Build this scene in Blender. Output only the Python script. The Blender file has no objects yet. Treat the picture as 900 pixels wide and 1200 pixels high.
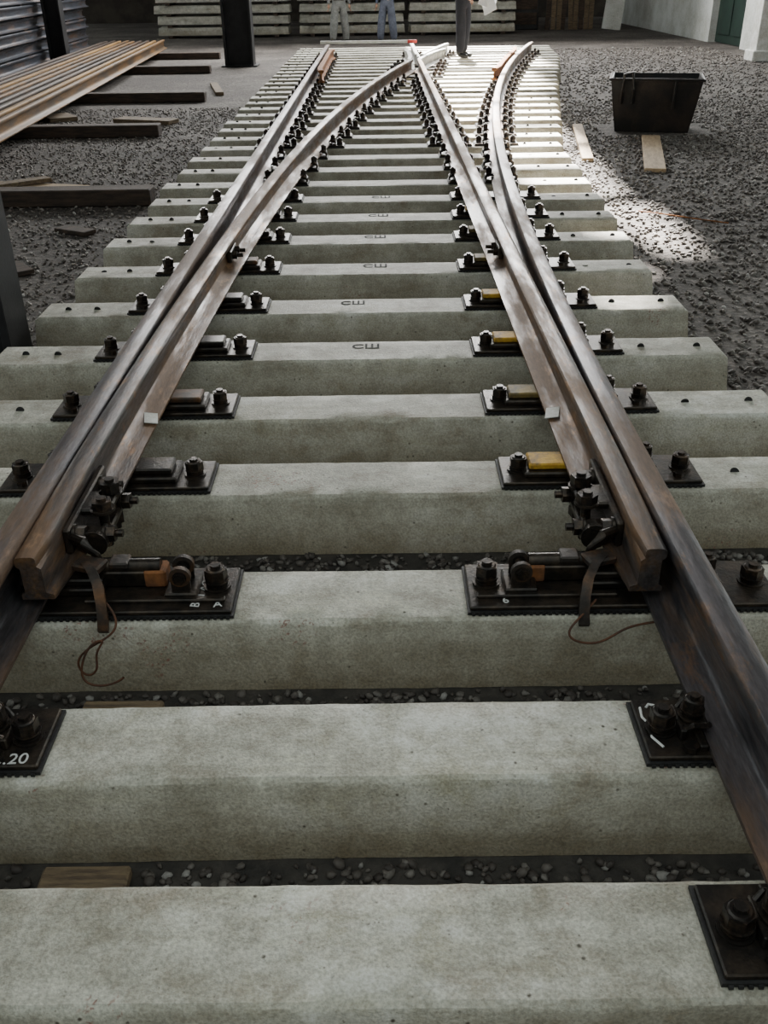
import bpy, bmesh, math, random
import numpy as np
from mathutils import Vector, Matrix, Euler
random.seed(7); rng=np.random.default_rng(7)
scene=bpy.context.scene
R=math.radians

# ------------------------------------------------------------------ materials
def new_mat(name):
    m=bpy.data.materials.new(name); m.use_nodes=True
    nt=m.node_tree; b=nt.nodes['Principled BSDF']
    return m,nt,b
def N(nt,t,**kw):
    n=nt.nodes.new(t)
    for k,v in kw.items():
        if hasattr(n,k): setattr(n,k,v)
        else: n.inputs[k].default_value=v
    return n
def coords(nt,scale=(1,1,1),rand=False):
    tc=N(nt,'ShaderNodeTexCoord'); mp=N(nt,'ShaderNodeMapping')
    mp.inputs['Scale'].default_value=scale
    nt.links.new(tc.outputs['Object'],mp.inputs['Vector'])
    if rand:
        oi=N(nt,'ShaderNodeObjectInfo'); mu=N(nt,'ShaderNodeMath',operation='MULTIPLY'); mu.inputs[1].default_value=37.0
        nt.links.new(oi.outputs['Random'],mu.inputs[0])
        nt.links.new(mu.outputs[0],mp.inputs['Location'])
    return mp.outputs['Vector']
def noise(nt,vec,scale,detail=6,rough=0.6):
    n=N(nt,'ShaderNodeTexNoise'); n.inputs['Scale'].default_value=scale
    n.inputs['Detail'].default_value=detail; n.inputs['Roughness'].default_value=rough
    nt.links.new(vec,n.inputs['Vector']); return n.outputs['Fac']
def ramp(nt,fac,stops):
    r=N(nt,'ShaderNodeValToRGB'); cr=r.color_ramp
    while len(cr.elements)<len(stops): cr.elements.new(0.5)
    for e,(p,c) in zip(cr.elements,stops):
        e.position=p; e.color=(c[0],c[1],c[2],1) if not isinstance(c,(int,float)) else (c,c,c,1)
    nt.links.new(fac,r.inputs['Fac']); return r.outputs['Color']
def mix(nt,fac,a,b,mode='MIX'):
    n=N(nt,'ShaderNodeMix',data_type='RGBA',blend_type=mode)
    if isinstance(fac,(int,float)): n.inputs[0].default_value=fac
    else: nt.links.new(fac,n.inputs[0])
    for s,i in ((a,6),(b,7)):
        if isinstance(s,tuple): n.inputs[i].default_value=(*s,1)
        else: nt.links.new(s,n.inputs[i])
    return n.outputs[2]
def bump(nt,b,h,strength=0.3,dist=0.01):
    n=N(nt,'ShaderNodeBump'); n.inputs['Strength'].default_value=strength; n.inputs['Distance'].default_value=dist
    nt.links.new(h,n.inputs['Height']); nt.links.new(n.outputs['Normal'],b.inputs['Normal'])
def two_tone(name,c1,c2,scale=6,lo=.4,hi=.6,rough=.6,metal=0.0,bs=.3,bscale=60,stretch=(1,1,1),rand=False,spec=None):
    m,nt,b=new_mat(name); v=coords(nt,stretch,rand)
    f=noise(nt,v,scale); c=ramp(nt,f,[(lo,c1),(hi,c2)])
    f2=noise(nt,v,bscale,4); c=mix(nt,.35,c,ramp(nt,f2,[(.3,.25),(.7,.9)]),'OVERLAY')
    nt.links.new(c,b.inputs['Base Color'])
    b.inputs['Roughness'].default_value=rough; b.inputs['Metallic'].default_value=metal
    if spec is not None: b.inputs['Specular IOR Level'].default_value=spec
    bump(nt,b,f2,bs,.004); return m

def concrete_mat():
    m,nt,b=new_mat('precast_concrete'); v=coords(nt,(1,1,1),True)
    big=noise(nt,v,2.4,6,.65); mid=noise(nt,v,9,8,.74); fine=noise(nt,v,150,3,.6); grit=noise(nt,v,48,5,.7)
    c=ramp(nt,big,[(.3,(.34,.335,.285)),(.5,(.49,.485,.425)),(.7,(.64,.635,.57))])
    c=mix(nt,.6,c,ramp(nt,mid,[(.28,(.20,.20,.18)),(.5,(.5,.5,.5)),(.72,(.75,.75,.74))]),'OVERLAY')
    sm=noise(nt,coords(nt,(.8,7,7),True),2.2,5,.6)
    c=mix(nt,.45,c,ramp(nt,sm,[(.35,(.3,.29,.26)),(.6,(.6,.6,.6))]),'OVERLAY')
    st=noise(nt,coords(nt,(1.0,1.4,1.4),True),4.1,7,.78)
    c=mix(nt,ramp(nt,st,[(.52,0.0),(.68,.6)]),c,(.20,.155,.095))
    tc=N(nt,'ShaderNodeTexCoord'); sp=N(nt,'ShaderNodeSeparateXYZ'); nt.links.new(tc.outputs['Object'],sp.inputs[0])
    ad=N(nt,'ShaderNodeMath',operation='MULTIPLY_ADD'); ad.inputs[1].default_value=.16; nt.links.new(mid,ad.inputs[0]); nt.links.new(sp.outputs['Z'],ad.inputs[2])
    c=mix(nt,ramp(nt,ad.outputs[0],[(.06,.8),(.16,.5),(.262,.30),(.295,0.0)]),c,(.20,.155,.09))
    vo=N(nt,'ShaderNodeTexVoronoi'); vo.inputs['Scale'].default_value=30; nt.links.new(v,vo.inputs['Vector'])
    pit=ramp(nt,vo.outputs['Distance'],[(.06,1.0),(.16,0.0)])
    pm=mix(nt,1.0,pit,ramp(nt,mid,[(.50,0.0),(.56,1.0)]),'MULTIPLY')
    c=mix(nt,pm,c,(.09,.075,.055))
    v2=N(nt,'ShaderNodeTexVoronoi'); v2.inputs['Scale'].default_value=85; nt.links.new(v,v2.inputs['Vector'])
    p2=mix(nt,1.0,ramp(nt,v2.outputs['Distance'],[(.10,.7),(.22,0.0)]),ramp(nt,grit,[(.52,0.0),(.60,1.0)]),'MULTIPLY')
    c=mix(nt,p2,c,(.13,.11,.08))
    vr=N(nt,'ShaderNodeTexVoronoi'); vr.inputs['Scale'].default_value=75; vr.inputs['Randomness'].default_value=1
    nt.links.new(mix(nt,.06,v,noise(nt,v,25,3)),vr.inputs['Vector'])
    rs=mix(nt,1.0,ramp(nt,vr.outputs['Distance'],[(.16,1.0),(.36,0.0)]),ramp(nt,noise(nt,v,4.3,2,.5),[(.66,0.0),(.70,.7)]),'MULTIPLY')
    c=mix(nt,rs,c,(.22,.07,.05))
    c=mix(nt,.3,c,ramp(nt,fine,[(.35,.15),(.65,.85)]),'OVERLAY')
    nt.links.new(c,b.inputs['Base Color']); b.inputs['Roughness'].default_value=.58
    h=mix(nt,.35,mid,fine); bump(nt,b,h,.7,.008); return m
def steel_mat(name,base,rust,lo,hi,rough=.38,metal=.75,stretch=(3,.5,3),hot=(.62,.72,.8),hotc=2.0):
    m,nt,b=new_mat(name); v=coords(nt,stretch)
    f=noise(nt,v,2.2,8,.7); mask=ramp(nt,f,[(lo,0.0),(hi,1.0)])
    f2=noise(nt,v,40,4); f3=noise(nt,coords(nt,(9,.7,9)),3,6,.7)
    base2=mix(nt,ramp(nt,f3,[(.4,0.0),(.66,1.0)]),base,tuple(x*1.9 for x in base))
    c=mix(nt,mask,base2,rust)
    f4=noise(nt,coords(nt,(4,1.4,4)),3.1,7,.75)
    c=mix(nt,ramp(nt,f4,[(hot[0],0.0),(hot[1],hot[2])]),c,tuple(min(1,x*hotc) for x in rust))
    c=mix(nt,.45,c,ramp(nt,f2,[(.3,.2),(.7,.85)]),'OVERLAY')
    nt.links.new(c,b.inputs['Base Color'])
    r=ramp(nt,mask,[(0,rough),(1,.62)]); nt.links.new(r,b.inputs['Roughness'])
    me=ramp(nt,mask,[(0,metal),(1,.3)]); nt.links.new(me,b.inputs['Metallic'])
    bump(nt,b,f2,.35,.003); return m

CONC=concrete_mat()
RAIL=steel_mat('rolled_rail_steel',(.072,.068,.074),(.105,.062,.038),.44,.58,rough=.34,hot=(.55,.66,.8),hotc=2.1)
BLADE=steel_mat('switch_blade_steel',(.085,.078,.078),(.135,.074,.036),.42,.57,rough=.31,hot=(.54,.64,.85),hotc=2.1)
RUST=two_tone('rusty_steel',(.33,.13,.04),(.12,.055,.03),12,.4,.65,.8,.2)
DRUST=two_tone('lightly_rusted_steel',(.045,.038,.034),(.15,.075,.035),14,.45,.7,.5,.5,.3,70)
DARK=two_tone('black_oiled_steel',(.024,.021,.019),(.08,.06,.044),18,.42,.72,.33,.6,.3,90)
BOLT=two_tone('bolt_steel',(.033,.029,.027),(.11,.075,.05),30,.45,.75,.30,.75,.2,120)
RUB=two_tone('black_rubber',(.008,.008,.009),(.02,.02,.02),20,.4,.6,.6)
YEL=two_tone('ochre_primer',(.60,.34,.03),(.20,.12,.04),22,.45,.62,.6,.1)
DUST=two_tone('dusty_slide_block',(.24,.17,.055),(.09,.075,.05),22,.4,.62,.6,.3)
FROG=two_tone('bright_cast_steel',(.62,.62,.60),(.35,.34,.32),8,.4,.6,.35,.5)
WOODD=two_tone('old_dark_timber',(.035,.025,.02),(.085,.055,.038),5,.4,.65,.8,0,.5,50,(1,6,6))
WOODL=two_tone('pale_board',(.42,.31,.19),(.28,.20,.12),5,.4,.65,.75,0,.4,50,(6,1,6))
WOODB=two_tone('timber_block',(.20,.145,.085),(.085,.06,.04),7,.4,.65,.8,0,.5,50,(1,8,8))
WHITE=two_tone('white_paint',(.75,.76,.74),(.55,.55,.5),9,.35,.6,.6)
REDP=two_tone('red_paint',(.5,.04,.03),(.35,.04,.03),9)
PAPER=two_tone('paper',(.85,.87,.88),(.78,.8,.82),3,.4,.6,.8,0,.02)
CHALK=two_tone('chalk',(.75,.76,.74),(.55,.55,.54),60,.35,.6,.9)
STENCIL=two_tone('grey_stencil_paint',(.045,.045,.045),(.12,.12,.11),60,.4,.65,.9)
HOLE=two_tone('dowel_hole',(.01,.01,.01),(.02,.02,.02),9,.4,.6,.9)
BLACK=two_tone('black_column_paint',(.007,.007,.009),(.02,.02,.022),5,.4,.7,.5)
STK1=steel_mat('weathered_rail_brown',(.06,.042,.028),(.20,.105,.035),.42,.60,.5,.4,(8,.25,3))
STK1b=steel_mat('dark_rusted_rail',(.04,.032,.027),(.09,.05,.028),.45,.64,.5,.4,(8,.25,3))
STK1c=steel_mat('ochre_rusted_rail',(.12,.07,.03),(.30,.17,.05),.40,.60,.6,.3,(8,.25,3))
STK2=steel_mat('new_rail_bluegrey',(.05,.055,.068),(.10,.06,.04),.48,.66,.4,.6,(8,.3,3))
WALLW=two_tone('whitewashed_plaster',(.70,.72,.70),(.50,.51,.47),1.4,.4,.65,.9,0,.3,30)
WALLB=two_tone('dark_brick_wall',(.035,.028,.024),(.06,.05,.04),2,.4,.6,.9)
GREEN=two_tone('green_door_paint',(.007,.018,.014),(.010,.028,.02),4)
SUNMASK=two_tone('sun_mask_sheet',(.18,.19,.2),(.26,.27,.28),2,.4,.6,.8)
BIN=two_tone('scorched_sheet_steel',(.012,.012,.013),(.045,.032,.026),4,.45,.75,.45,.3)

def ground_mat():
    m,nt,b=new_mat('packed_gravel_dirt'); v=coords(nt)
    vo=N(nt,'ShaderNodeTexVoronoi'); vo.inputs['Scale'].default_value=28; nt.links.new(v,vo.inputs['Vector'])
    big=noise(nt,v,.7,6,.6); fine=noise(nt,v,60,5,.7)
    c=ramp(nt,big,[(.3,(.045,.037,.033)),(.5,(.095,.082,.073)),(.7,(.17,.152,.136))])
    bw=N(nt,'ShaderNodeSeparateColor'); nt.links.new(vo.outputs['Color'],bw.inputs[0])
    c=mix(nt,.7,c,ramp(nt,bw.outputs[0],[(.0,.2),(.75,.5),(1.,.95)]),'OVERLAY')
    c=mix(nt,.4,c,ramp(nt,fine,[(.3,.15),(.7,.85)]),'OVERLAY')
    nt.links.new(c,b.inputs['Base Color']); b.inputs['Roughness'].default_value=.85
    h=mix(nt,.5,vo.outputs['Distance'],fine); bump(nt,b,h,.8,.03); return m
GROUND=ground_mat()
def stone_mat(name,k):
    m,nt,b=new_mat(name); at=N(nt,'ShaderNodeAttribute'); at.attribute_name='tone'
    v=coords(nt); f=noise(nt,v,80,3)
    q=lambda *c: tuple(x*k for x in c)
    c=ramp(nt,at.outputs['Fac'],[(0,q(.08,.064,.055)),(.5,q(.20,.172,.15)),(.85,q(.32,.295,.265)),(1,q(.62,.60,.57))])
    c=mix(nt,.4,c,ramp(nt,f,[(.3,.2),(.7,.8)]),'OVERLAY')
    nt.links.new(c,b.inputs['Base Color']); b.inputs['Roughness'].default_value=.65; return m
STONE=stone_mat('crushed_stone',.75); STONED=stone_mat('shaded_crushed_stone',.45); STONEL=stone_mat('dusty_crushed_stone',.95)  # STONED: darker copy, shade of the sleeper gaps put into its colour
GAPSHADE=two_tone('gap_shade_ground',(.018,.016,.014),(.045,.039,.033),12,.4,.65,.7,0,.8,60)  # dark colour painted for the shade between sleepers

# ------------------------------------------------------------------ mesh builder
class MB:
    def __init__(s): s.v=[];s.f=[];s.m=[];s.mats=[]
    def mi(s,mat):
        if mat not in s.mats: s.mats.append(mat)
        return s.mats.index(mat)
    def add(s,vs,fs,mat):
        o=len(s.v); s.v+= [tuple(p) for p in vs]; i=s.mi(mat)
        for f in fs: s.f.append(tuple(o+k for k in f)); s.m.append(i)
    def box(s,c,sz,mat,rot=(0,0,0),bev=0.0,taper=1.0,tapy=None):
        ty=taper if tapy is None else tapy
        bm=bmesh.new(); bmesh.ops.create_cube(bm,size=1)
        for v in bm.verts:
            k=taper if v.co.z>0 else 1; k2=ty if v.co.z>0 else 1
            v.co=Vector((v.co.x*sz[0]*k,v.co.y*sz[1]*k2,v.co.z*sz[2]))
        if bev>0: bmesh.ops.bevel(bm,geom=bm.edges[:],offset=bev,segments=1,affect='EDGES')
        M=Matrix.Translation(c)@Euler(rot).to_matrix().to_4x4()
        bm.verts.index_update()
        s.add([M@v.co for v in bm.verts],[[v.index for v in f.verts] for f in bm.faces],mat); bm.free()
    def cyl(s,p0,p1,r0,mat,r1=None,seg=14,twist=0):
        r1=r0 if r1 is None else r1
        p0=Vector(p0);p1=Vector(p1);d=(p1-p0).normalized()
        a=d.orthogonal().normalized(); b=d.cross(a)
        vs=[];fs=[]
        for k,(p,r) in enumerate(((p0,r0),(p1,r1))):
            for i in range(seg):
                t=2*math.pi*i/seg+twist; vs.append(p+a*r*math.cos(t)+b*r*math.sin(t))
        for i in range(seg):
            j=(i+1)%seg; fs.append((i,j,seg+j,seg+i))
        fs.append(tuple(range(seg))[::-1]); fs.append(tuple(range(seg,2*seg)))
        s.add(vs,fs,mat)
    def tube(s,pts,r,mat,seg=8):
        pts=[Vector(p) for p in pts]; vs=[];fs=[];n=len(pts)
        for k,p in enumerate(pts):
            d=(pts[min(k+1,n-1)]-pts[max(k-1,0)]).normalized()
            up=Vector((0,0,1)) if abs(d.z)<.9 else Vector((0,1,0))
            a=d.cross(up).normalized(); b=d.cross(a)
            for i in range(seg):
                t=2*math.pi*i/seg; vs.append(p+a*r*math.cos(t)+b*r*math.sin(t))
        for k in range(n-1):
            for i in range(seg):
                j=(i+1)%seg; fs.append((k*seg+i,k*seg+j,(k+1)*seg+j,(k+1)*seg+i))
        fs.append(tuple(range(seg))); fs.append(tuple(range((n-1)*seg,n*seg))[::-1])
        s.add(vs,fs,mat)
    def loft(s,secs,mat):
        n=len(secs[0]); vs=[p for q in secs for p in q]; fs=[]
        for k in range(len(secs)-1):
            for i in range(n):
                j=(i+1)%n; fs.append((k*n+i,k*n+j,(k+1)*n+j,(k+1)*n+i))
        fs.append(tuple(range(n))[::-1]); fs.append(tuple(range((len(secs)-1)*n,len(secs)*n)))
        s.add(vs,fs,mat)
    def mesh(s,name,smooth=35):
        me=bpy.data.meshes.new(name); me.from_pydata(s.v,[],s.f)
        for m in s.mats: me.materials.append(m)
        me.polygons.foreach_set('material_index',s.m)
        bm=bmesh.new(); bm.from_mesh(me); bmesh.ops.recalc_face_normals(bm,faces=bm.faces[:]); bm.to_mesh(me); bm.free()
        if smooth:
            me.shade_smooth(); me.set_sharp_from_angle(angle=R(smooth))
        return me
    def obj(s,name,smooth=35,loc=(0,0,0),parent=None):
        return put(s.mesh(name,smooth),name,loc,parent)
def put(me,name,loc=(0,0,0),parent=None,rot=(0,0,0)):
    o=bpy.data.objects.new(name,me); o.location=loc; o.rotation_euler=rot
    scene.collection.objects.link(o)
    if parent: o.parent=parent
    return o
def bolt(mb,x,y,z,k=1.0,mat=None,h=.68):
    mat=mat or BOLT; kz=k*h
    mb.cyl((x,y,z),(x,y,z+.007*kz),.034*k,DARK,seg=20)
    for i in range(2):
        mb.cyl((x,y,z+(.009+.010*i)*kz),(x,y,z+(.017+.010*i)*kz),.027*k,mat,seg=18)
    mb.cyl((x,y,z+.027*kz),(x,y,z+.030*kz),.031*k,mat,seg=18)
    mb.cyl((x,y,z+.030*kz),(x,y,z+.066*kz),.0285*k,mat,seg=6,twist=random.random())
    mb.cyl((x,y,z+.066*kz),(x,y,z+.071*kz),.023*k,mat,r1=.020*k,seg=12)
    mb.cyl((x,y,z+.071*kz),(x,y,z+.082*kz),.013*k,mat,seg=10)
def hbolt(mb,x,y,z,s,k=1.0,L=.03):
    mb.cyl((x,y,z),(x+s*.008*k,y,z),.030*k,DARK,seg=16)
    mb.cyl((x+s*.008*k,y,z),(x+s*.034*k,y,z),.026*k,BOLT,seg=6)
    mb.cyl((x+s*.034*k,y,z),(x+s*(.034*k+L),y,z),.012*k,BOLT,seg=10)

# ------------------------------------------------------------------ layout
ZS=.20; ZB=.222; ZT=.402
XL=-.945; XR=.655; XSR=.735; XBL=-.87
def curv(D): return .0070*max(0,D-2.2)**2
SL=[-.12,.45,1.01,1.49,2.03,2.68,3.25,3.85,4.47,5.13,5.78,6.36,6.94]
d=7.52
while d<22.3: SL.append(d); d+=.58
def right_end(D): return float(np.interp(D,[0,5,6.4,9.2,14.2,19.4,23],[1.47,1.47,1.56,1.70,2.48,3.38,3.7]))
LEND=-1.65

# ------------------------------------------------------------------ sleepers
def sleeper_mesh(mb,x0,x1,step=.06,ns=.0012,oy=0,oz=0):
    prof=[(-.145,0),(-.141,.025),(-.120,.184),(-.116,.193),(-.107,.199),(-.05,.2),(.05,.2),(.107,.199),(.116,.193),(.120,.184),(.141,.025),(.145,0)]
    n=max(4,int((x1-x0)/step)); secs=[]
    ph=random.random()*10
    for i in range(n+1):
        x=x0+(x1-x0)*i/n; sec=[]
        chip=random.random()<.07
        for k,(y,z) in enumerate(prof):
            jy=random.uniform(-ns,ns); jz=random.uniform(-ns,ns) if 2<=k<=9 else 0
            if chip and k in(3,4): jz-=.004; jy+=.004
            yy=y+jy+.002*math.sin(x*3+ph); zz=z+jz*.6
            xx=x
            if i==0 or i==n: zz=min(zz,.188); yy*=.97
            if i==0: xx=x-.02*(1-z/.2)
            if i==n: xx=x+.02*(1-z/.2)
            sec.append((xx,yy+oy,zz+oz))
        if i==1: sec=[(x0+.014,p[1],p[2]) for p in sec]
        if i==n-1: sec=[(x1-.014,p[1],p[2]) for p in sec]
        secs.append(sec)
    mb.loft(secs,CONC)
slp=[]
for i,D in enumerate(SL):
    mb=MB(); re=right_end(D)+random.uniform(-.02,.02); le=LEND+random.uniform(-.02,.02)
    sleeper_mesh(mb,le,re,step=.045 if D<6 else .2)
    hx=[le+.13,le+.27]
    if D<13: hx+=[re-.10,re-.34]
    for x in hx:
        if D>2.2: mb.cyl((x,random.uniform(-.01,.01),.1995),(x,0,.2012),.015,HOLE,seg=14)
    o=mb.obj('concrete_sleeper',30,(0,D,0)); slp.append(o)

def text(body,size,loc,rotz,mat,parent,name,off=0.0):
    cu=bpy.data.curves.new(name,'FONT'); cu.body=body; cu.size=size; cu.extrude=.0006; cu.offset=off
    cu.materials.append(mat); o=bpy.data.objects.new(name,cu); o.location=loc; o.rotation_euler=(0,0,rotz)
    scene.collection.objects.link(o)
    if parent:
        o.parent=parent; o.matrix_parent_inverse=Matrix.Translation(-Vector(parent.location))
    return o
for k,x in ((7,-.13),(8,-.20),(9,-.10),(10,-.10),(11,-.08),(12,-.06)):
    text('C\u0428',.075 if k<9 else .085,(x,SL[k]+.02,.2014),0,STENCIL,slp[k],'stencil_mark',.0012)

# ------------------------------------------------------------------ rails
HALF=[(.075,0),(.075,.011),(.045,.020),(.020,.030),(.012,.040),(.009,.062),(.009,.108),(.013,.130),(.035,.141),(.0372,.150),(.0365,.168),(.031,.176),(.018,.180)]
def rail_secs(path,limL=.075,limR=.075,zb=ZB,H=.18,web=None,headL=None,headR=None):
    secs=[];n=len(path)
    for k,(x,y) in enumerate(path):
        a=path[max(k-1,0)];b=path[min(k+1,n-1)]
        t=Vector((b[0]-a[0],b[1]-a[1])).normalized(); nx,ny=t.y,-t.x
        lL=limL(y) if callable(limL) else limL; lR=limR(y) if callable(limR) else limR
        z0=zb(y) if callable(zb) else zb; h=H(y) if callable(H) else H
        wb=web(y) if web else 0
        def fx(px,pz,lim,hd):
            if px>=.074: return lim
            if px>=.044: return min(px,lim)*(1 if lim<=.075 else lim/.075)
            if pz>.14 and hd is not None: px=px*hd(y)
            if .025<pz<.14: px=max(px,wb)
            return min(px,lim)
        pts=[(fx(px,pz,lR,headR),pz) for px,pz in HALF]+[(-fx(px,pz,lL,headL),pz) for px,pz in HALF[::-1]]
        secs.append([(x+nx*px,y+ny*px,z0+pz*h/.18) for px,pz in pts])
    return secs
def frange(a,b,s):
    n=max(1,int(round((b-a)/s))); return [a+(b-a)*i/n for i in range(n+1)]
mb=MB(); mb.loft(rail_secs([(XL,y) for y in frange(-.6,20.1,.6)]),RAIL); mb.obj('stock_rail')
mb=MB(); mb.loft(rail_secs([(XSR+curv(y),y) for y in frange(-.6,19.9,.25)]),RAIL); mb.obj('stock_rail')
TIP=1.93
def gap_lim(y):
    return float(np.clip(.0365+(curv(y)-.03)*.9,.0365,.075))
def bz(y): return float(np.interp(y,[7.6,8.6],[.264,ZB]))
def bh(y): return float(np.interp(y,[TIP,2.4,7.6,8.6],[.124,.136,.138,.18]))
def fin(y): return float(np.interp(y,[TIP,2.3,7.6,8.6],[.045,.085,.088,.075]))
def web(y): return float(np.interp(y,[TIP,2.15,2.8],[.026,.024,.009]))
def hin(y): return float(np.interp(y,[TIP,2.05,4.0],[.45,.72,1.0]))
mb=MB()
mb.loft(rail_secs([(XBL+curv(y),y) for y in [TIP,1.98,2.03]+frange(2.1,16.3,.18)],limL=gap_lim,limR=fin,zb=bz,H=bh,web=web,headR=hin),BLADE)
mb.box((XBL+.066,2.99,.2800),(.046,.085,.003),WHITE,rot=(0,R(11),R(12)))
hb=XBL+.010
for dy in(-.05,.05): hbolt(mb,hb+.02+curv(5.0),5.02+dy,.325,1,.9,.03)
mb.box((hb+curv(5)+.015,5.02,.325),(.024,.2,.06),DARK,bev=.005)
bl=mb.obj('switch_blade')
mb=MB()
mb.loft(rail_secs([(XR,y) for y in [TIP,1.98,2.03]+frange(2.1,16.4,.18)],limR=gap_lim,limL=fin,zb=bz,H=bh,web=web,headL=hin),BLADE)
mb.box((XR-.066,2.99,.2800),(.046,.085,.003),WHITE,rot=(0,R(-11),R(-12)))
for dy in(-.05,.05): hbolt(mb,XR-.03,5.02+dy,.325,-1,.9,.03)
mb.box((XR-.025,5.02,.325),(.024,.2,.06),DARK,bev=.005)
br=mb.obj('switch_blade')
# crossing
mb=MB()
mb.loft(rail_secs([(XR,y) for y in frange(17.35,20.3,.5)]),FROG)
mb.loft(rail_secs([(XBL+curv(y),y) for y in frange(17.35,19.9,.3)]),FROG)
mb.loft(rail_secs([(XR,16.42),(.69,16.6),(.77,17.0),(.90,17.6),(1.06,18.2),(1.19,18.55)]),FROG)
mb.loft(rail_secs([(XBL+curv(16.32),16.32),(.50,16.5),(.53,16.8),(.535,17.9),(.49,18.5)]),FROG)
mb.box((.67,17.15,.33),(.06,.7,.14),FROG,bev=.01,taper=.8)
mb.obj('crossing_frog')
x=XL+.115
mb=MB(); mb.loft(rail_secs([(x+.04,14.4),(x,14.8),(x,18.1),(x+.04,18.5)],.045,.045,.26,.16),RUST); mb.obj('guard_rail')
mb=MB(); mb.loft(rail_secs([(XSR+curv(y)-.115-(.04 if y in(14.4,18.4) else 0),y) for y in [14.4,14.8,15.5,16.2,17,17.6,18.0,18.4]],.045,.045,.26,.16),RUST); mb.obj('guard_rail')

# ------------------------------------------------------------------ plates and fastenings
def pad(mb,x0,x1,w):
    mb.box(((x0+x1)/2,0,.2055),(x1-x0+.012,w+.012,.008),RUB)
    n=int((x1-x0)/.016)
    for i in range(n):
        x=x0+(i+.5)*(x1-x0)/n
        mb.box((x,-w/2-.006,.2045),(.008,.010,.006),RUB)
def clip(mb,x,s,y=0):
    mb.box((x-s*.004,y,.247),(.052,.06,.014),DARK,rot=(0,s*R(14),0),bev=.003)
    mb.box((x+s*.022,y,.236),(.014,.085,.028),DARK,bev=.003)
    for q in(-1,1):
        mb.tube([(x+s*.024,y+q*.030,.240),(x+s*.004,y+q*.040,.262),(x-s*.022,y+q*.036,.256),(x-s*.034,y+q*.022,.247)],.0065,BOLT,7)
    bolt(mb,x-s*.002,y,.253,.82,h=.85)
def tie_plate(hw,name):
    mb=MB(); pad(mb,-hw,hw,.175)
    mb.box((0,0,.215),(2*hw,.175,.013),DARK,bev=.003)
    if hw>.15:
        for s in(-1,1):
            mb.box((s*.086,0,.229),(.018,.15,.018),DARK,bev=.003)
            clip(mb,s*.098,s); bolt(mb,s*(hw-.042),-.005,.221,.95,h=.8)
            mb.cyl((s*.112,-.068,.221),(s*.112,-.068,.236),.017,BOLT,seg=6)
    else:
        for s in(-1,1): clip(mb,s*.095,s,0)
    return mb.mesh(name)
TP=tie_plate(.20,'rail_tie_plate'); TPn=tie_plate(.125,'rail_tie_plate_narrow')
def frog_plate():
    mb=MB(); hw=.46; pad(mb,-hw,hw,.18); mb.box((0,0,.215),(2*hw,.18,.013),DARK,bev=.003)
    for s in(-1,1):
        bolt(mb,s*.41,0,.221,1); bolt(mb,s*.33,0,.221,1.1)
    return mb.mesh('frog_plate')
FP=frog_plate()
def slide_plate(s,top,ext=.395,outer=-.265,reach=.285):
    mb=MB(); a,b=sorted((s*outer,s*ext)); pad(mb,a,b,.185)
    mb.box(((a+b)/2,0,.215),(b-a,.185,.013),DARK,bev=.003)
    c=(.09+reach)/2
    mb.box((s*(c+.005),0,.231),(reach-.085,.13,.020),DARK,bev=.005)
    mb.box((s*c,0,.2515),(reach-.11,.09,.022),top,bev=.005)
    bolt(mb,s*(ext-.055),0,.221,1.0)
    mb.box((s*-.088,0,.229),(.018,.15,.018),DARK,bev=.003)
    clip(mb,s*-.10,-s); bolt(mb,s*(outer+.05),0,.221,1.0)
    mb.cyl((s*(outer+.07),-.06,.221),(s*(outer+.07),-.06,.236),.017,BOLT,seg=6)
    return mb.mesh('slide_plate')
SPL=slide_plate(1,DARK); SPR=slide_plate(-1,YEL,.36); SPRd=slide_plate(-1,DUST,.36)
SPLd=slide_plate(1,DRUST)
for i,D in enumerate(SL):
    if D<1.8:
        put(TP,'rail_tie_plate',(XL+.03,D,0)); put(TP,'rail_tie_plate',(XSR,D,0)); continue
    if abs(D-2.03)<.01: continue
    if D<7.2:
        put(SPL if i%3 else SPLd,'slide_plate',(XL,D,0))
        put(SPR if i in(5,7,8,11) else SPRd,'slide_plate',(XSR+min(curv(D),.2)*.85,D,0)); continue
    xc=XBL+curv(D); xs=XSR+curv(D)
    frog=15.4<D<18.4
    L=[XL]
    if not frog: L+= [xc,XR]
    L.append(xs); L=sorted(L)
    if D>19.9: L=[x for x in L if x in (XL,XR)] if D<20.2 else []
    for k,x in enumerate(L):
        dmin=min([abs(x-q) for j,q in enumerate(L) if j!=k] or [9])
        put(TPn if dmin<.42 else TP,'rail_tie_plate',(x,D,0))
    if frog: put(FP,'frog_plate',((xc+XR)/2,D,0))

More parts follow.
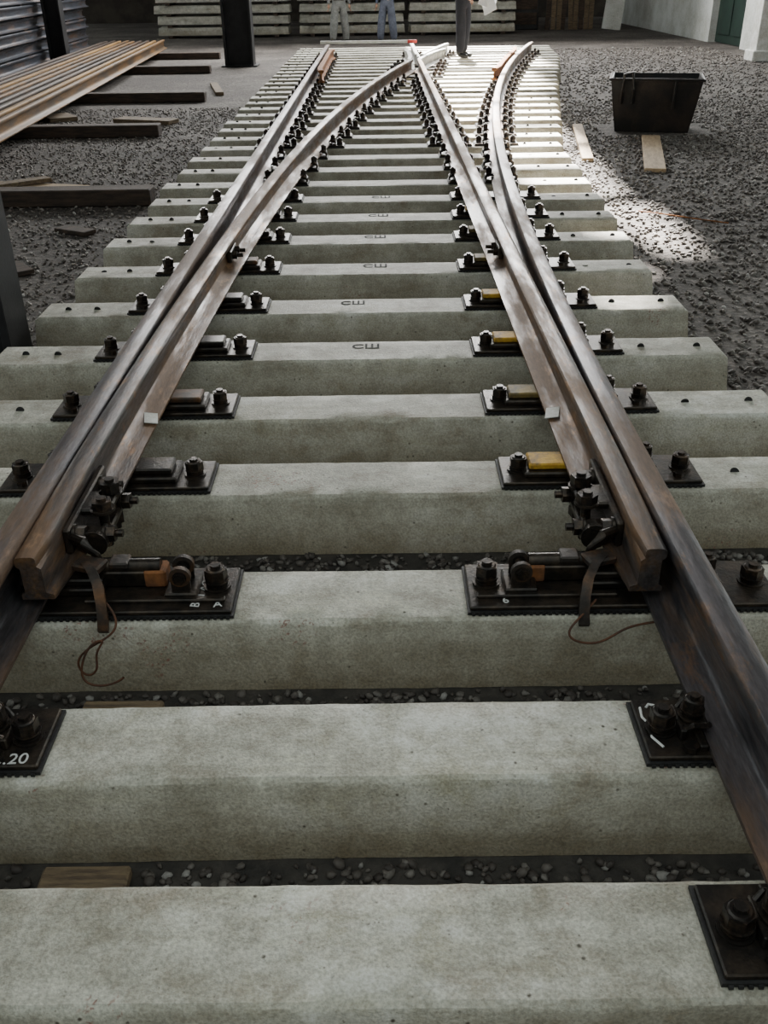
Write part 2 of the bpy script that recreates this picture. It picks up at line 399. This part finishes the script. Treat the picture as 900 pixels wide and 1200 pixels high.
# drive plates at the blade tips
def drive_plate(s,ext,name,x0):
    mb=MB(); a,b=sorted((s*-.27,s*ext)); w=.2
    pad(mb,a,b,w); mb.box(((a+b)/2,0,.215),(b-a,w,.013),DARK,bev=.003)
    mb.box((s*(ext-.20),-.055,.226),(.36,.02,.012),DARK,bev=.003)
    mb.box((s*.15,.03,.232),(.13,.12,.022),DARK,bev=.004)
    mb.box((s*.155,.03,.2525),(.12,.09,.020),DARK,bev=.004)
    mb.box((s*.26,.035,.247),(.13,.055,.05),DARK,bev=.006)
    mb.box((s*.345,.035,.247),(.06,.06,.052),RUST,bev=.006)
    mb.cyl((s*.20,.03,.276),(s*.36,.03,.276),.020,DARK,seg=16)
    mb.box((s*.255,.03,.290),(.05,.05,.018),DRUST,bev=.004)
    u=s*(ext-.135)
    mb.box((u,.0,.230),(.085,.10,.020),DARK,bev=.004)
    for dy in(-.028,.028):
        mb.box((u,dy,.252),(.050,.012,.045),DARK,bev=.003)
        mb.cyl((u,dy-.007,.279),(u,dy+.007,.279),.028,DRUST,seg=22)
        mb.cyl((u,dy-.0085,.279),(u,dy+.0085,.279),.018,DARK,seg=18)
    mb.cyl((u,-.05,.279),(u,.05,.279),.011,BOLT,seg=12)
    mb.cyl((u,-.047,.279),(u,-.036,.279),.017,BOLT,seg=6)
    bolt(mb,s*(ext-.05),.01,.221,1.05,h=.8)
    hp=[(s*.17,.02,.298),(s*.20,-.03,.303),(s*.225,-.075,.288),(s*.235,-.104,.25),(s*.238,-.122,.215),(s*.236,-.130,.185)]
    secs=[]
    for (px,py,pz) in hp: secs.append([(px-.013,py,pz-.006),(px+.013,py,pz-.006),(px+.013,py-.008,pz+.006),(px-.013,py-.008,pz+.006)])
    mb.loft(secs,DRUST)
    mb.box((s*.18,.015,.290),(.08,.055,.022),DRUST,rot=(0,0,s*R(-20)),bev=.005)
    mb.box((s*-.088,0,.229),(.018,.15,.018),DARK,bev=.003)
    clip(mb,s*-.10,-s); bolt(mb,s*-.22,0,.221,1.0)
    return mb.obj(name,loc=(x0,2.03,0))
dl=drive_plate(1,.555,'switch_drive_plate',XL); dr=drive_plate(-1,.52,'switch_drive_plate',XSR)
text('BCT AC',.034,(XL+.470,1.945,.2222),R(82),CHALK,dl,'chalk_lettering')
text('A',.034,(XL+.508,1.945,.2222),R(10),CHALK,dl,'chalk_lettering')
text('6',.034,(XSR-.435,1.945,.2222),R(10),CHALK,dr,'chalk_lettering')

# drive rod brackets on the blades
def rod_bracket(s,xb,name):
    mb=MB(); x=xb+s*.045
    mb.box((x-s*.012,2.30,.318),(.02,.38,.075),DARK,bev=.005)
    for y,z in((2.14,.325),(2.42,.325)): hbolt(mb,x,y,z,s,.95,.03)
    mb.box((x+s*.035,2.28,.292),(.085,.15,.022),DARK,bev=.005)
    mb.box((x+s*.035,2.28,.342),(.085,.11,.02),DARK,bev=.005)
    for y,zz in((2.235,.0),(2.33,.008)):
        mb.cyl((x+s*.055,y,.235),(x+s*.055,y,.385+zz),.014,BOLT,seg=12)
        mb.cyl((x+s*.055,y,.352),(x+s*.055,y,.376+zz),.029,BOLT,seg=6)
        mb.cyl((x+s*.055,y,.345),(x+s*.055,y,.352),.034,DARK,seg=16)
        mb.cyl((x+s*.055,y,.255),(x+s*.055,y,.282),.026,BOLT,seg=6)
    hbolt(mb,x+s*.07,2.17,.31,s,.9,.02); hbolt(mb,x+s*.07,2.35,.31,s,.9,.02)
    mb.cyl((x+s*.05,2.13,.30),(x+s*.05,2.17,.30),.036,DARK,seg=18)
    mb.tube([(x,2.12,.33),(x+s*.04,2.09,.335),(x+s*.07,2.075,.30),(x+s*.075,2.09,.262)],.012,DARK,8)
    return mb.obj(name)
rod_bracket(1,XBL,'drive_rod_bracket'); rod_bracket(-1,XR,'drive_rod_bracket')

# tie wires
WIRE=two_tone('rusty_wire',(.12,.05,.025),(.06,.03,.02),30,.4,.6,.8)
def wire(name,pts):
    cu=bpy.data.curves.new(name,'CURVE'); cu.dimensions='3D'; cu.bevel_depth=.003; cu.bevel_resolution=2
    sp=cu.splines.new('NURBS'); sp.points.add(len(pts)-1); sp.use_endpoint_u=True; sp.order_u=4
    for p,q in zip(sp.points,pts): p.co=(*q,1)
    cu.materials.append(WIRE); o=bpy.data.objects.new(name,cu); scene.collection.objects.link(o)
wire('rusty_tie_wire',[(-.70,1.93,.25),(-.67,1.90,.235),(-.66,1.875,.20),(-.74,1.865,.165),(-.785,1.86,.12),(-.76,1.855,.07),(-.72,1.85,.10),(-.73,1.86,.15),(-.69,1.865,.19),(-.74,1.86,.18),(-.78,1.85,.08),(-.74,1.84,.05),(-.68,1.84,.065),(-.66,1.84,.085)])
wire('rusty_tie_wire',[(.53,1.93,.24),(.49,1.895,.215),(.45,1.875,.19),(.46,1.86,.165),(.52,1.855,.155),(.56,1.86,.175),(.60,1.875,.195),(.66,1.885,.20),(.72,1.89,.205),(.74,1.89,.204)])

text('00.20',.042,(XL+.115,1.405,.2222),R(3),CHALK,slp[3],'chalk_lettering')
mb=MB(); mb.tube([(XSR-.185,1.55,.2225),(XSR-.188,1.52,.2225),(XSR-.175,1.49,.2225),(XSR-.182,1.46,.2225),(XSR-.165,1.43,.2225)],.0028,CHALK,6)
mb.tube([(XSR-.172,1.55,.2225),(XSR-.165,1.56,.2225),(XSR-.15,1.555,.2225)],.003,CHALK,6); mb.obj('chalk_squiggle')

def wblock(x,y,sx,sy,h=.07):
    mb=MB(); mb.box((0,0,h/2),(sx,sy,h),WOODB,bev=.006); mb.obj('timber_block',loc=(x,y,.0))
wblock(-.66,1.735,.20,.16,.035); wblock(-.62,1.24,.18,.15,.03)
# ------------------------------------------------------------------ ground + gravel
mb=MB(); mb.add([(-40,-8,0),(40,-8,0),(40,60,0),(-40,60,0)],[(0,1,2,3)],GROUND); g=mb.obj('ground',0,(0,0,-.004))
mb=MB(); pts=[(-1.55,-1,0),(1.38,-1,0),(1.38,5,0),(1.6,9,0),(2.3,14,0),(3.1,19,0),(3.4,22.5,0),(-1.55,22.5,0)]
mb.add(pts,[tuple(range(8))],GAPSHADE); mb.obj('gap_shade_sheet',0,(0,0,-.0015))  # dark sheet under the track stands in for shade in the gaps
def gravel(name,n,x0,x1,y0,y1,s0,s1,mat):
    xs=rng.uniform(x0,x1,n); ys=rng.uniform(y0,y1,n)
    keep=np.ones(n,bool)
    for D in SL:
        keep&=~((np.abs(ys-D)<.160)&(xs>LEND-.06)&(xs<right_end(D)+.07))
    for (cx,cy,hw,hd) in ((-1.88,4.25,.24,.2),(-.66,1.735,.12,.1),(-.62,1.24,.11,.09),(3.12,11.5,.6,.45)):
        keep&=~((np.abs(xs-cx)<hw)&(np.abs(ys-cy)<hd))
    xs=xs[keep];ys=ys[keep];n=len(xs)
    bm=bmesh.new(); bmesh.ops.create_icosphere(bm,subdivisions=1,radius=1)
    bv=np.array([v.co[:] for v in bm.verts]); bm.verts.index_update(); bf=np.array([[v.index for v in f.verts] for f in bm.faces]); bm.free()
    nv=len(bv)
    sc=rng.uniform(s0,s1,(n,1,1))*rng.uniform(.55,1.1,(n,1,3)); sc[:,:,2]*=.75
    v=bv[None]*(1+rng.uniform(-.28,.28,(n,nv,1)))
    v=v*sc
    a=rng.uniform(0,6.28,n); c,s=np.cos(a)[:,None],np.sin(a)[:,None]
    X=v[:,:,0]*c-v[:,:,1]*s; Y=v[:,:,0]*s+v[:,:,1]*c
    t=rng.uniform(-.5,.5,n)[:,None]; Z=v[:,:,2]+X*t
    z0=rng.uniform(0,.5,(n,1))*sc[:,0,2:3]
    V=np.stack([X+xs[:,None],Y+ys[:,None],Z+z0],-1).reshape(-1,3)
    F=(bf[None]+np.arange(n)[:,None,None]*nv).reshape(-1,3)
    me=bpy.data.meshes.new(name); me.vertices.add(len(V)); me.vertices.foreach_set('co',V.ravel().astype('f4'))
    me.loops.add(F.size); me.loops.foreach_set('vertex_index',F.ravel().astype('i4'))
    me.polygons.add(len(F)); me.polygons.foreach_set('loop_start',np.arange(0,F.size,3,dtype='i4'))
    me.update(calc_edges=True); me.materials.append(mat)
    at=me.attributes.new('tone','FLOAT','POINT'); at.data.foreach_set('value',np.repeat(rng.uniform(0,1,n)**1.5,nv).astype('f4'))
    me.update(); put(me,name)
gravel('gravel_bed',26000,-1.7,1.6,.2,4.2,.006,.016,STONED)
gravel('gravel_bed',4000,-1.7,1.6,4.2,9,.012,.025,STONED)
gravel('gravel_bed',26000,1.55,6.5,2.2,14,.008,.022,STONE)
gravel('gravel_bed',13000,-5.0,-1.7,3.0,14,.007,.018,STONEL)
gravel('gravel_bed',5000,2.2,7.5,14,24,.015,.03,STONE)

# ------------------------------------------------------------------ left yard
def timber(x0,x1,y,w=.2,h=.13,rz=0,mat=WOODD,name='timber_bearer',z=0):
    mb=MB(); mb.box((0,0,h/2),(x1-x0,w,h),mat,bev=.01); o=mb.obj(name,loc=((x0+x1)/2,y,z)); o.rotation_euler=(0,0,rz)
timber(-7.6,-1.83,7.85); timber(-7.6,-2.5,11.5); timber(-7.8,-2.5,14.8); timber(-8.2,-3.1,19.2); timber(-8.2,-3.4,22.5)
def rails_pile(name,x8,nr,layers,y0,y1,mats,drift=-.067,jit=.25):
    mb=MB()
    for l in range(layers):
        for i in range(nr):
            j=random.uniform(-jit,jit)
            xx=lambda y:x8+drift*(y-8.4)-i*.158-(.0 if l%2==0 else .05)
            mb.loft(rail_secs([(xx(y0+j),y0+j),(xx((y0+y1)/2),(y0+y1)/2),(xx(y1+j),y1+j)],zb=.132+l*.205),mats[(i*7+l)%len(mats)])
        if l<layers-1:
            for yy in(7.5,11.5,15.5,19.5,23): mb.box((x8-nr*.077+drift*(yy-8.4),yy,.132+l*.205+.192),(nr*.154,.08,.022),WOODD)
    mb.obj(name)
rails_pile('rail_stack',-3.83,9,1,5,23.6,[STK1,STK1b,STK1c,STK1,STK1b])
rails_pile('rail_stack',-5.75,10,6,5,25,[STK2])
def column(x,y,w,dd,h,name='steel_column',bp=1.25):
    mb=MB(); mb.box((0,0,.012),(w*bp,dd*bp,.024),BLACK,bev=.004)
    mb.box((-w/2+.02,0,h/2+.02),(.04,dd,h),BLACK,bev=.004); mb.box((w/2-.02,0,h/2+.02),(.04,dd,h),BLACK,bev=.004)
    mb.box((0,0,h/2+.02),(w-.07,.04,h),BLACK)
    mb.obj(name,loc=(x,y,0))
column(-2.72,20.6,.56,.4,6.9); column(-6.27,20.6,.34,.26,6.9,bp=1.0); column(-1.86,4.25,.32,.26,6.9,bp=1.0)
def board(x,y,L,w,h,rz,mat=WOODL,z=0,ry=0,name='wooden_board'):
    mb=MB(); mb.box((0,0,h/2),(w,L,h),mat,bev=.004); o=mb.obj(name,loc=(x,y,z)); o.rotation_euler=(0,ry,rz)
board(-3.0,8.5,1.0,.16,.04,R(75),WOODL,0.0); board(-3.25,8.35,.9,.13,.035,R(-50),WOODB,.045)
board(-2.9,12.6,.8,.25,.05,R(70),WOODB); board(-2.55,16.2,1.5,.12,.05,R(12),WOODB); board(-4.1,13.0,.5,.35,.05,R(30),WOODB)
board(-2.3,5.9,.28,.14,.03,R(40),WOODD); board(-2.2,6.9,.3,.12,.03,R(60),WOODD)
board(2.72,9.85,2.0,.19,.035,R(-13),WOODL); board(2.16,10.6,2.3,.11,.035,R(-8),WOODL)
mb=MB(); mb.tube([(1.95,7.25,.02),(2.1,7.12,.026),(2.3,6.98,.02),(2.5,6.85,.015)],.005,RUST); mb.obj('bent_rod')
def bin_():
    mb=MB(); h=.56; t=.02
    def ring(w,d,z): return [(-w/2,-d/2,z),(w/2,-d/2,z),(w/2,d/2,z),(-w/2,d/2,z)]
    o=[ring(.80,.46,0),ring(.90,.55,.28),ring(.98,.66,h),ring(.98-2*t,.66-2*t,h),ring(.76,.42,.03)]
    mb.loft(o,BIN)
    w,dd,z=1.0,.69,h-.015
    for a,b in(((-w/2,-dd/2),(w/2,-dd/2)),((w/2,-dd/2),(w/2,dd/2)),((w/2,dd/2),(-w/2,dd/2)),((-w/2,dd/2),(-w/2,-dd/2))):
        mb.tube([(a[0],a[1],z),(b[0],b[1],z)],.012,BIN)
    mb.tube([(-.36,-.30,.30),(-.36,-.36,.42),(-.35,-.37,.60),(-.26,-.36,.62),(-.24,-.36,.45),(-.24,-.30,.30)],.016,BIN)
    mb.tube([(.2,-.30,.25),(.2,-.34,.4),(.2,-.345,.55)],.012,BIN)
    ob=mb.obj('steel_scrap_bin',loc=(3.12,11.5,0)); ob.rotation_euler=(0,0,R(-14))
bin_()

# ------------------------------------------------------------------ far background
def sl_stack(x0,x1,y,layers=5,rows=3):
    mb=MB()
    for l in range(layers):
        z=l*.275
        for q in (x0+.35,(x0+x1)/2,x1-.35):
            mb.box((q,y+.35,z+.035),(.12,1.1,.07),WOODD)
        for r in range(rows): sleeper_mesh(mb,x0+random.uniform(-.05,.05),x1+random.uniform(-.05,.05),step=.5,oy=y+r*.33,oz=z+.072)
    mb.obj('concrete_sleeper_stack',30)
sl_stack(-6.2,-2.5,30); sl_stack(-2.2,.75,30.2); sl_stack(.95,3.9,30)
mb=MB(); mb.box((0,40,3.5),(44,.3,7),WALLB); mb.obj('wall_back')
mb=MB(); mb.box((8.2,31,1.9),(.3,11,3.8),WALLW); mb.box((8.2,21.9,1.9),(.3,2.6,3.8),WALLW); mb.box((8.2,24.35,3.1),(.3,2.3,1.4),WALLW); mb.obj('wall_right')
mb=MB(); mb.box((8.25,24.35,1.2),(.08,2.28,2.38),GREEN,bev=.01)
for yy in(23.8,24.9): mb.box((8.2,yy,1.2),(.03,.9,2.0),GREEN,bev=.005)
mb.obj('door_1')
mb=MB(); mb.box((7.45,20.1,1.3),(.42,.35,2.6),WHITE,bev=.01); mb.box((7.45,20.1,.1),(.55,.5,.2),WHITE,bev=.02); mb.obj('white_pillar')
mb=MB()
for i in range(9):
    mb.box((5.1+i*.16,31.6+random.uniform(-.05,.05),.95),(.13,.04,1.9),WOODB if i%3 else WOODD,rot=(R(-6),random.uniform(-.05,.05),0))
mb.box((5.75,31.95,.9),(1.5,.08,.12),WOODD); mb.obj('leaning_planks')
mb=MB(); mb.box((7.0,31.2,.95),(.55,.06,1.9),WALLW,rot=(R(-8),.12,0)); mb.obj('leaning_white_panel')
mb=MB()
mb.box((4.4,32.2,.65),(.9,.7,1.3),BLACK,bev=.02)
for z in(.3,.7,1.1): mb.box((4.4,31.84,z),(.8,.03,.32),WOODD,bev=.01)
mb.obj('dark_cabinet')
mb=MB(); mb.box((-.17,20.02,.430),(1.5,.05,.05),WHITE,bev=.006)
for x in(-1.0,.66): mb.box((x,20.02,.430),(.18,.055,.055),REDP if x>0 else WHITE,bev=.006)
mb.obj('track_gauge_bar')

# ------------------------------------------------------------------ people
SKIN=two_tone('skin',(.50,.30,.21),(.44,.25,.17),8,.4,.6,.55,0,.05)
HAIR=two_tone('dark_hair',(.02,.015,.012),(.04,.03,.02),30)
SHOE=two_tone('black_shoe',(.01,.01,.01),(.03,.03,.03),8,.4,.6,.4)
def cloth(n,c): return two_tone(n,c,tuple(x*.75 for x in c),9,.4,.6,.9,0,.3,40)
def skinned(vs,es,rs,sub=2):
    me=bpy.data.meshes.new('tmp'); me.from_pydata(vs,es,[]); o=bpy.data.objects.new('tmp',me); scene.collection.objects.link(o)
    o.modifiers.new('s','SKIN'); s=o.modifiers.new('u','SUBSURF'); s.levels=sub; s.render_levels=sub
    for i,r in enumerate(rs):
        sv=me.skin_vertices[0].data[i]; sv.radius=r if isinstance(r,tuple) else (r,r); sv.use_root=(i==0)
    dg=bpy.context.evaluated_depsgraph_get(); ev=o.evaluated_get(dg); m=ev.to_mesh()
    V=[tuple(v.co) for v in m.vertices]; F=[tuple(p.vertices) for p in m.polygons]; ev.to_mesh_clear()
    bpy.data.objects.remove(o); bpy.data.meshes.remove(me); return V,F
def person(loc,rz,shirt,pants,armL,armR,hair=HAIR,stride=.0,papers=False,baggy=1.0,stance=.0):
    mb=MB()
    vs=[(0,0,.96),(0,.005,1.12),(0,.01,1.33),(0,.015,1.46),(0,0,1.56)]
    es=[(0,1),(1,2),(2,3),(3,4)]; rs=[(.155,.11),(.14,.105),(.165,.115),(.075,.07),(.052,.055)]
    for s,arm in((-1,armL),(1,armR)):
        b=len(vs); vs+=[(s*.175,.01,1.40),arm[0],arm[1]]; es+=[(2,b),(b,b+1),(b+1,b+2)]; rs+=[.066,.048,.034]
    for s in(-1,1):
        b=len(vs); dy=s*stride; q=stance
        vs+=[(s*.09,0,.88),(s*(.10+q*.5),dy*.5-.015,.50),(s*(.105+q),dy+.01,.13),(s*(.105+q),dy+.02,.055),(s*(.115+q),dy-.10,.045),(s*(.12+q),dy-.18,.035)]
        es+=[(0,b),(b,b+1),(b+1,b+2),(b+2,b+3),(b+3,b+4),(b+4,b+5)]; rs+=[.10,.074*baggy,.062*baggy,.048,.046,.036]
    V,F=skinned(vs,es,rs)
    top=[];bot=[];sh=[];sk=[]
    wr=[Vector(armL[1]),Vector(armR[1])]
    for f in F:
        c=sum((Vector(V[i]) for i in f),Vector())/len(f)
        if c.z<.105: sh.append(f)
        elif min((c-w).length for w in wr)<.03: sk.append(f)
        elif c.z<.99 and abs(c.x)<.2+stance : bot.append(f)
        elif c.z>1.49: sk.append(f)
        else: top.append(f)
    o=len(mb.v); mb.v+=V
    for grp,mt in((top,shirt),(bot,pants),(sh,SHOE),(sk,SKIN)):
        i=mb.mi(mt)
        for f in grp: mb.f.append(tuple(o+k for k in f)); mb.m.append(i)
    mb.box((0,0,.995),(.27,.2,.035),SHOE,bev=.008)
    for s,arm in((-1,armL),(1,armR)):
        e=Vector(arm[0]);w=Vector(arm[1]); d=(w-e).normalized(); side=d.cross(Vector((0,1,.2))).normalized()*-s
        V,F=skinned([tuple(w-d*.01),tuple(w+d*.04),tuple(w+d*.085)],[(0,1),(1,2)],[(.026,.020),(.040,.018),(.040,.016)],1); mb.add(V,F,SKIN)
        acr=d.cross(side).normalized()
        for k,(L) in enumerate((.068,.078,.073,.058)):
            r0=w+d*.082+acr*(.030-.020*k); c=side*(-.012)
            p=[r0,r0+d*L*.45+c*.4,r0+d*L*.75+c*1.4,r0+d*L*.95+c*2.6]
            V,F=skinned([tuple(q) for q in p],[(0,1),(1,2),(2,3)],[.0095,.0085,.008,.0065],1); mb.add(V,F,SKIN)
        r0=w+d*.03+acr*.034; p=[r0,r0+acr*.022+d*.025,r0+acr*.03+d*.055-side*.01]
        V,F=skinned([tuple(q) for q in p],[(0,1),(1,2)],[.012,.0105,.008],1); mb.add(V,F,SKIN)
    bm=bmesh.new(); bmesh.ops.create_icosphere(bm,subdivisions=4,radius=1); hc=Vector((0,-.015,1.655))
    hv=[]
    for v in bm.verts:
        x,y,z=v.co; k=1-.32*max(0,-z)**1.3
        q=Vector((x*.074*k,y*.094*(1-.12*max(0,-z)),z*.117))
        if y<-.5:
            n=math.exp(-(x/.16)**2)*math.exp(-((z+.12)/.16)**2); q.y-=.022*n
            for ex in(-.4,.4): q.y+=.010*math.exp(-((x-ex)/.16)**2-((z-.05)/.12)**2)
            q.y-=.006*math.exp(-(x/.3)**2-((z+.48)/.08)**2)
        if (z>.45 or (y>-.15 and z>-.35)): q*=1.06
        hv.append(hc+q)
    bm.verts.index_update(); H=[];S=[]
    for f in bm.faces:
        c=f.calc_center_median(); (H if (c.z>.45 or (c.y>-.15 and c.z>-.35)) else S).append([v.index for v in f.verts])
    o=len(mb.v); mb.v+=[tuple(p) for p in hv]
    for grp,mt in((H,hair),(S,SKIN)):
        i=mb.mi(mt)
        for f in grp: mb.f.append(tuple(o+k for k in f)); mb.m.append(i)
    bm.free()
    for s in(-1,1):
        mb.cyl(hc+Vector((s*.073,.0,-.01)),hc+Vector((s*.088,.01,-.005)),.028,SKIN,r1=.022,seg=12)
        mb.cyl(hc+Vector((s*.029,-.083,.006)),hc+Vector((s*.029,-.089,.006)),.010,PAPER,r1=.008,seg=12)
        mb.cyl(hc+Vector((s*.029,-.089,.006)),hc+Vector((s*.029,-.091,.006)),.005,HAIR,seg=10)
        mb.box(hc+Vector((s*.03,-.088,.026)),(.034,.006,.006),hair,rot=(0,s*.12,0))
    mb.box(hc+Vector((0,-.086,-.058)),(.044,.006,.006),REDP)
    if papers:
        h=Vector(armR[1])+(Vector(armR[1])-Vector(armR[0])).normalized()*.13
        mb.box(h+Vector((.05,-.05,.02)),(.30,.004,.22),PAPER,rot=(R(-35),R(20),R(-55)))
        mb.box(h+Vector((.02,-.10,-.03)),(.24,.004,.30),PAPER,rot=(R(-30),R(-25),R(-70)))
    ob=mb.obj('standing_person',60,loc); ob.rotation_euler=(0,0,rz)
dn=lambda s:((s*.24,.03,1.13),(s*.26,-.02,.88))
person((-.95,26.6,.0),R(10),cloth('grey_jacket',(.3,.31,.32)),cloth('light_grey_trousers',(.28,.29,.28)),dn(-1),dn(1),stride=.03,baggy=1.5,stance=.07)
person((.25,26.5,.0),R(-15),cloth('blue_shirt',(.12,.17,.27)),cloth('bluegrey_trousers',(.15,.17,.23)),dn(-1),((.24,.02,1.13),(.16,-.2,1.05)),stride=.05,baggy=1.5,stance=.06)
person((1.55,19.12,.20),R(50),cloth('white_shirt',(.55,.58,.62)),cloth('navy_trousers',(.010,.011,.018)),((-.24,.0,1.12),(-.20,-.22,.98)),((.22,.0,1.12),(.16,-.24,.96)),stride=.04,papers=True,baggy=1.35)

# ------------------------------------------------------------------ added unseen roof, gaps cut to shape the sun patches
RZ=7.0; SH=7.0
mb=MB()
def slab(x0,x1,y0,y1):
    if x1-x0>.01 and y1-y0>.01: mb.box(((x0+x1)/2,(y0+y1)/2,RZ+.05),(x1-x0,y1-y0,.1),SUNMASK)
slab(-14,12,-5.2+SH,4.3+SH)
segs=[(4.3,4.5,1.12,1.28),(4.5,5.65,9,9),(5.65,5.9,1.35,1.62),(5.9,6.1,9,9),(6.1,6.5,1.85,2.05),(6.5,7.0,1.75,2.1),(7.0,7.7,1.15,2.1),(7.7,7.95,9,9),(7.95,9.0,1.0,2.0),(9.0,10.2,.9,2.05),(10.2,10.4,9,9),(10.4,13.2,.75,2.1),(13.2,13.5,9,9),(13.5,16.5,.7,2.4),(16.5,16.8,9,9),(16.8,20,.7,2.9),(20,20.3,9,9),(20.3,22.5,.7,2.9)]
for a,b,x0,x1 in segs:
    if x0>8: slab(-14,12,a+SH,b+SH)
    else: slab(-14,x0,a+SH,b+SH); slab(x1,12,a+SH,b+SH)
slab(-14,12,22.5+SH,34+SH)
mb.obj('sun_mask_roof')

# ------------------------------------------------------------------ lights
w=bpy.data.worlds.new('sky'); scene.world=w; w.use_nodes=True; nt=w.node_tree
bg=nt.nodes['Background']; bg.inputs[0].default_value=(.86,.95,.92,1)
tc=N(nt,'ShaderNodeTexCoord'); sp=N(nt,'ShaderNodeSeparateXYZ'); nt.links.new(tc.outputs['Generated'],sp.inputs[0])
mr=N(nt,'ShaderNodeMapRange'); mr.inputs['From Min'].default_value=-1; mr.inputs['From Max'].default_value=.8
mr.inputs['To Min'].default_value=.24; mr.inputs['To Max'].default_value=2.4
nt.links.new(sp.outputs['Y'],mr.inputs['Value']); nt.links.new(mr.outputs[0],bg.inputs[1])
sd=bpy.data.lights.new('sun','SUN'); sd.energy=90; sd.angle=R(1.8); sd.color=(1,.95,.88)
so=bpy.data.objects.new('sun',sd); so.rotation_euler=(R(-45),0,0); scene.collection.objects.link(so)
ad=bpy.data.lights.new('far_fill_light','AREA'); ad.shape='RECTANGLE'; ad.size=12; ad.size_y=4; ad.energy=4200; ad.color=(1,.99,.96)  # added fill lamp, brightens sleeper tops from ahead
ao=bpy.data.objects.new('far_fill_light',ad); ao.location=(0,25,6.3); ao.rotation_euler=(Vector((0,6,0))-Vector((0,25,6.3))).to_track_quat('-Z','Y').to_euler(); scene.collection.objects.link(ao)

# ------------------------------------------------------------------ camera
cd=bpy.data.cameras.new('camera'); cd.sensor_fit='VERTICAL'; cd.sensor_height=36; cd.lens=33; cd.clip_end=200
co=bpy.data.objects.new('camera',cd)
co.matrix_world=Matrix.Translation((0,0,1.617))@Matrix.Rotation(R(60),4,'X')@Matrix.Rotation(R(-.8),4,'Z')
scene.collection.objects.link(co); scene.camera=co
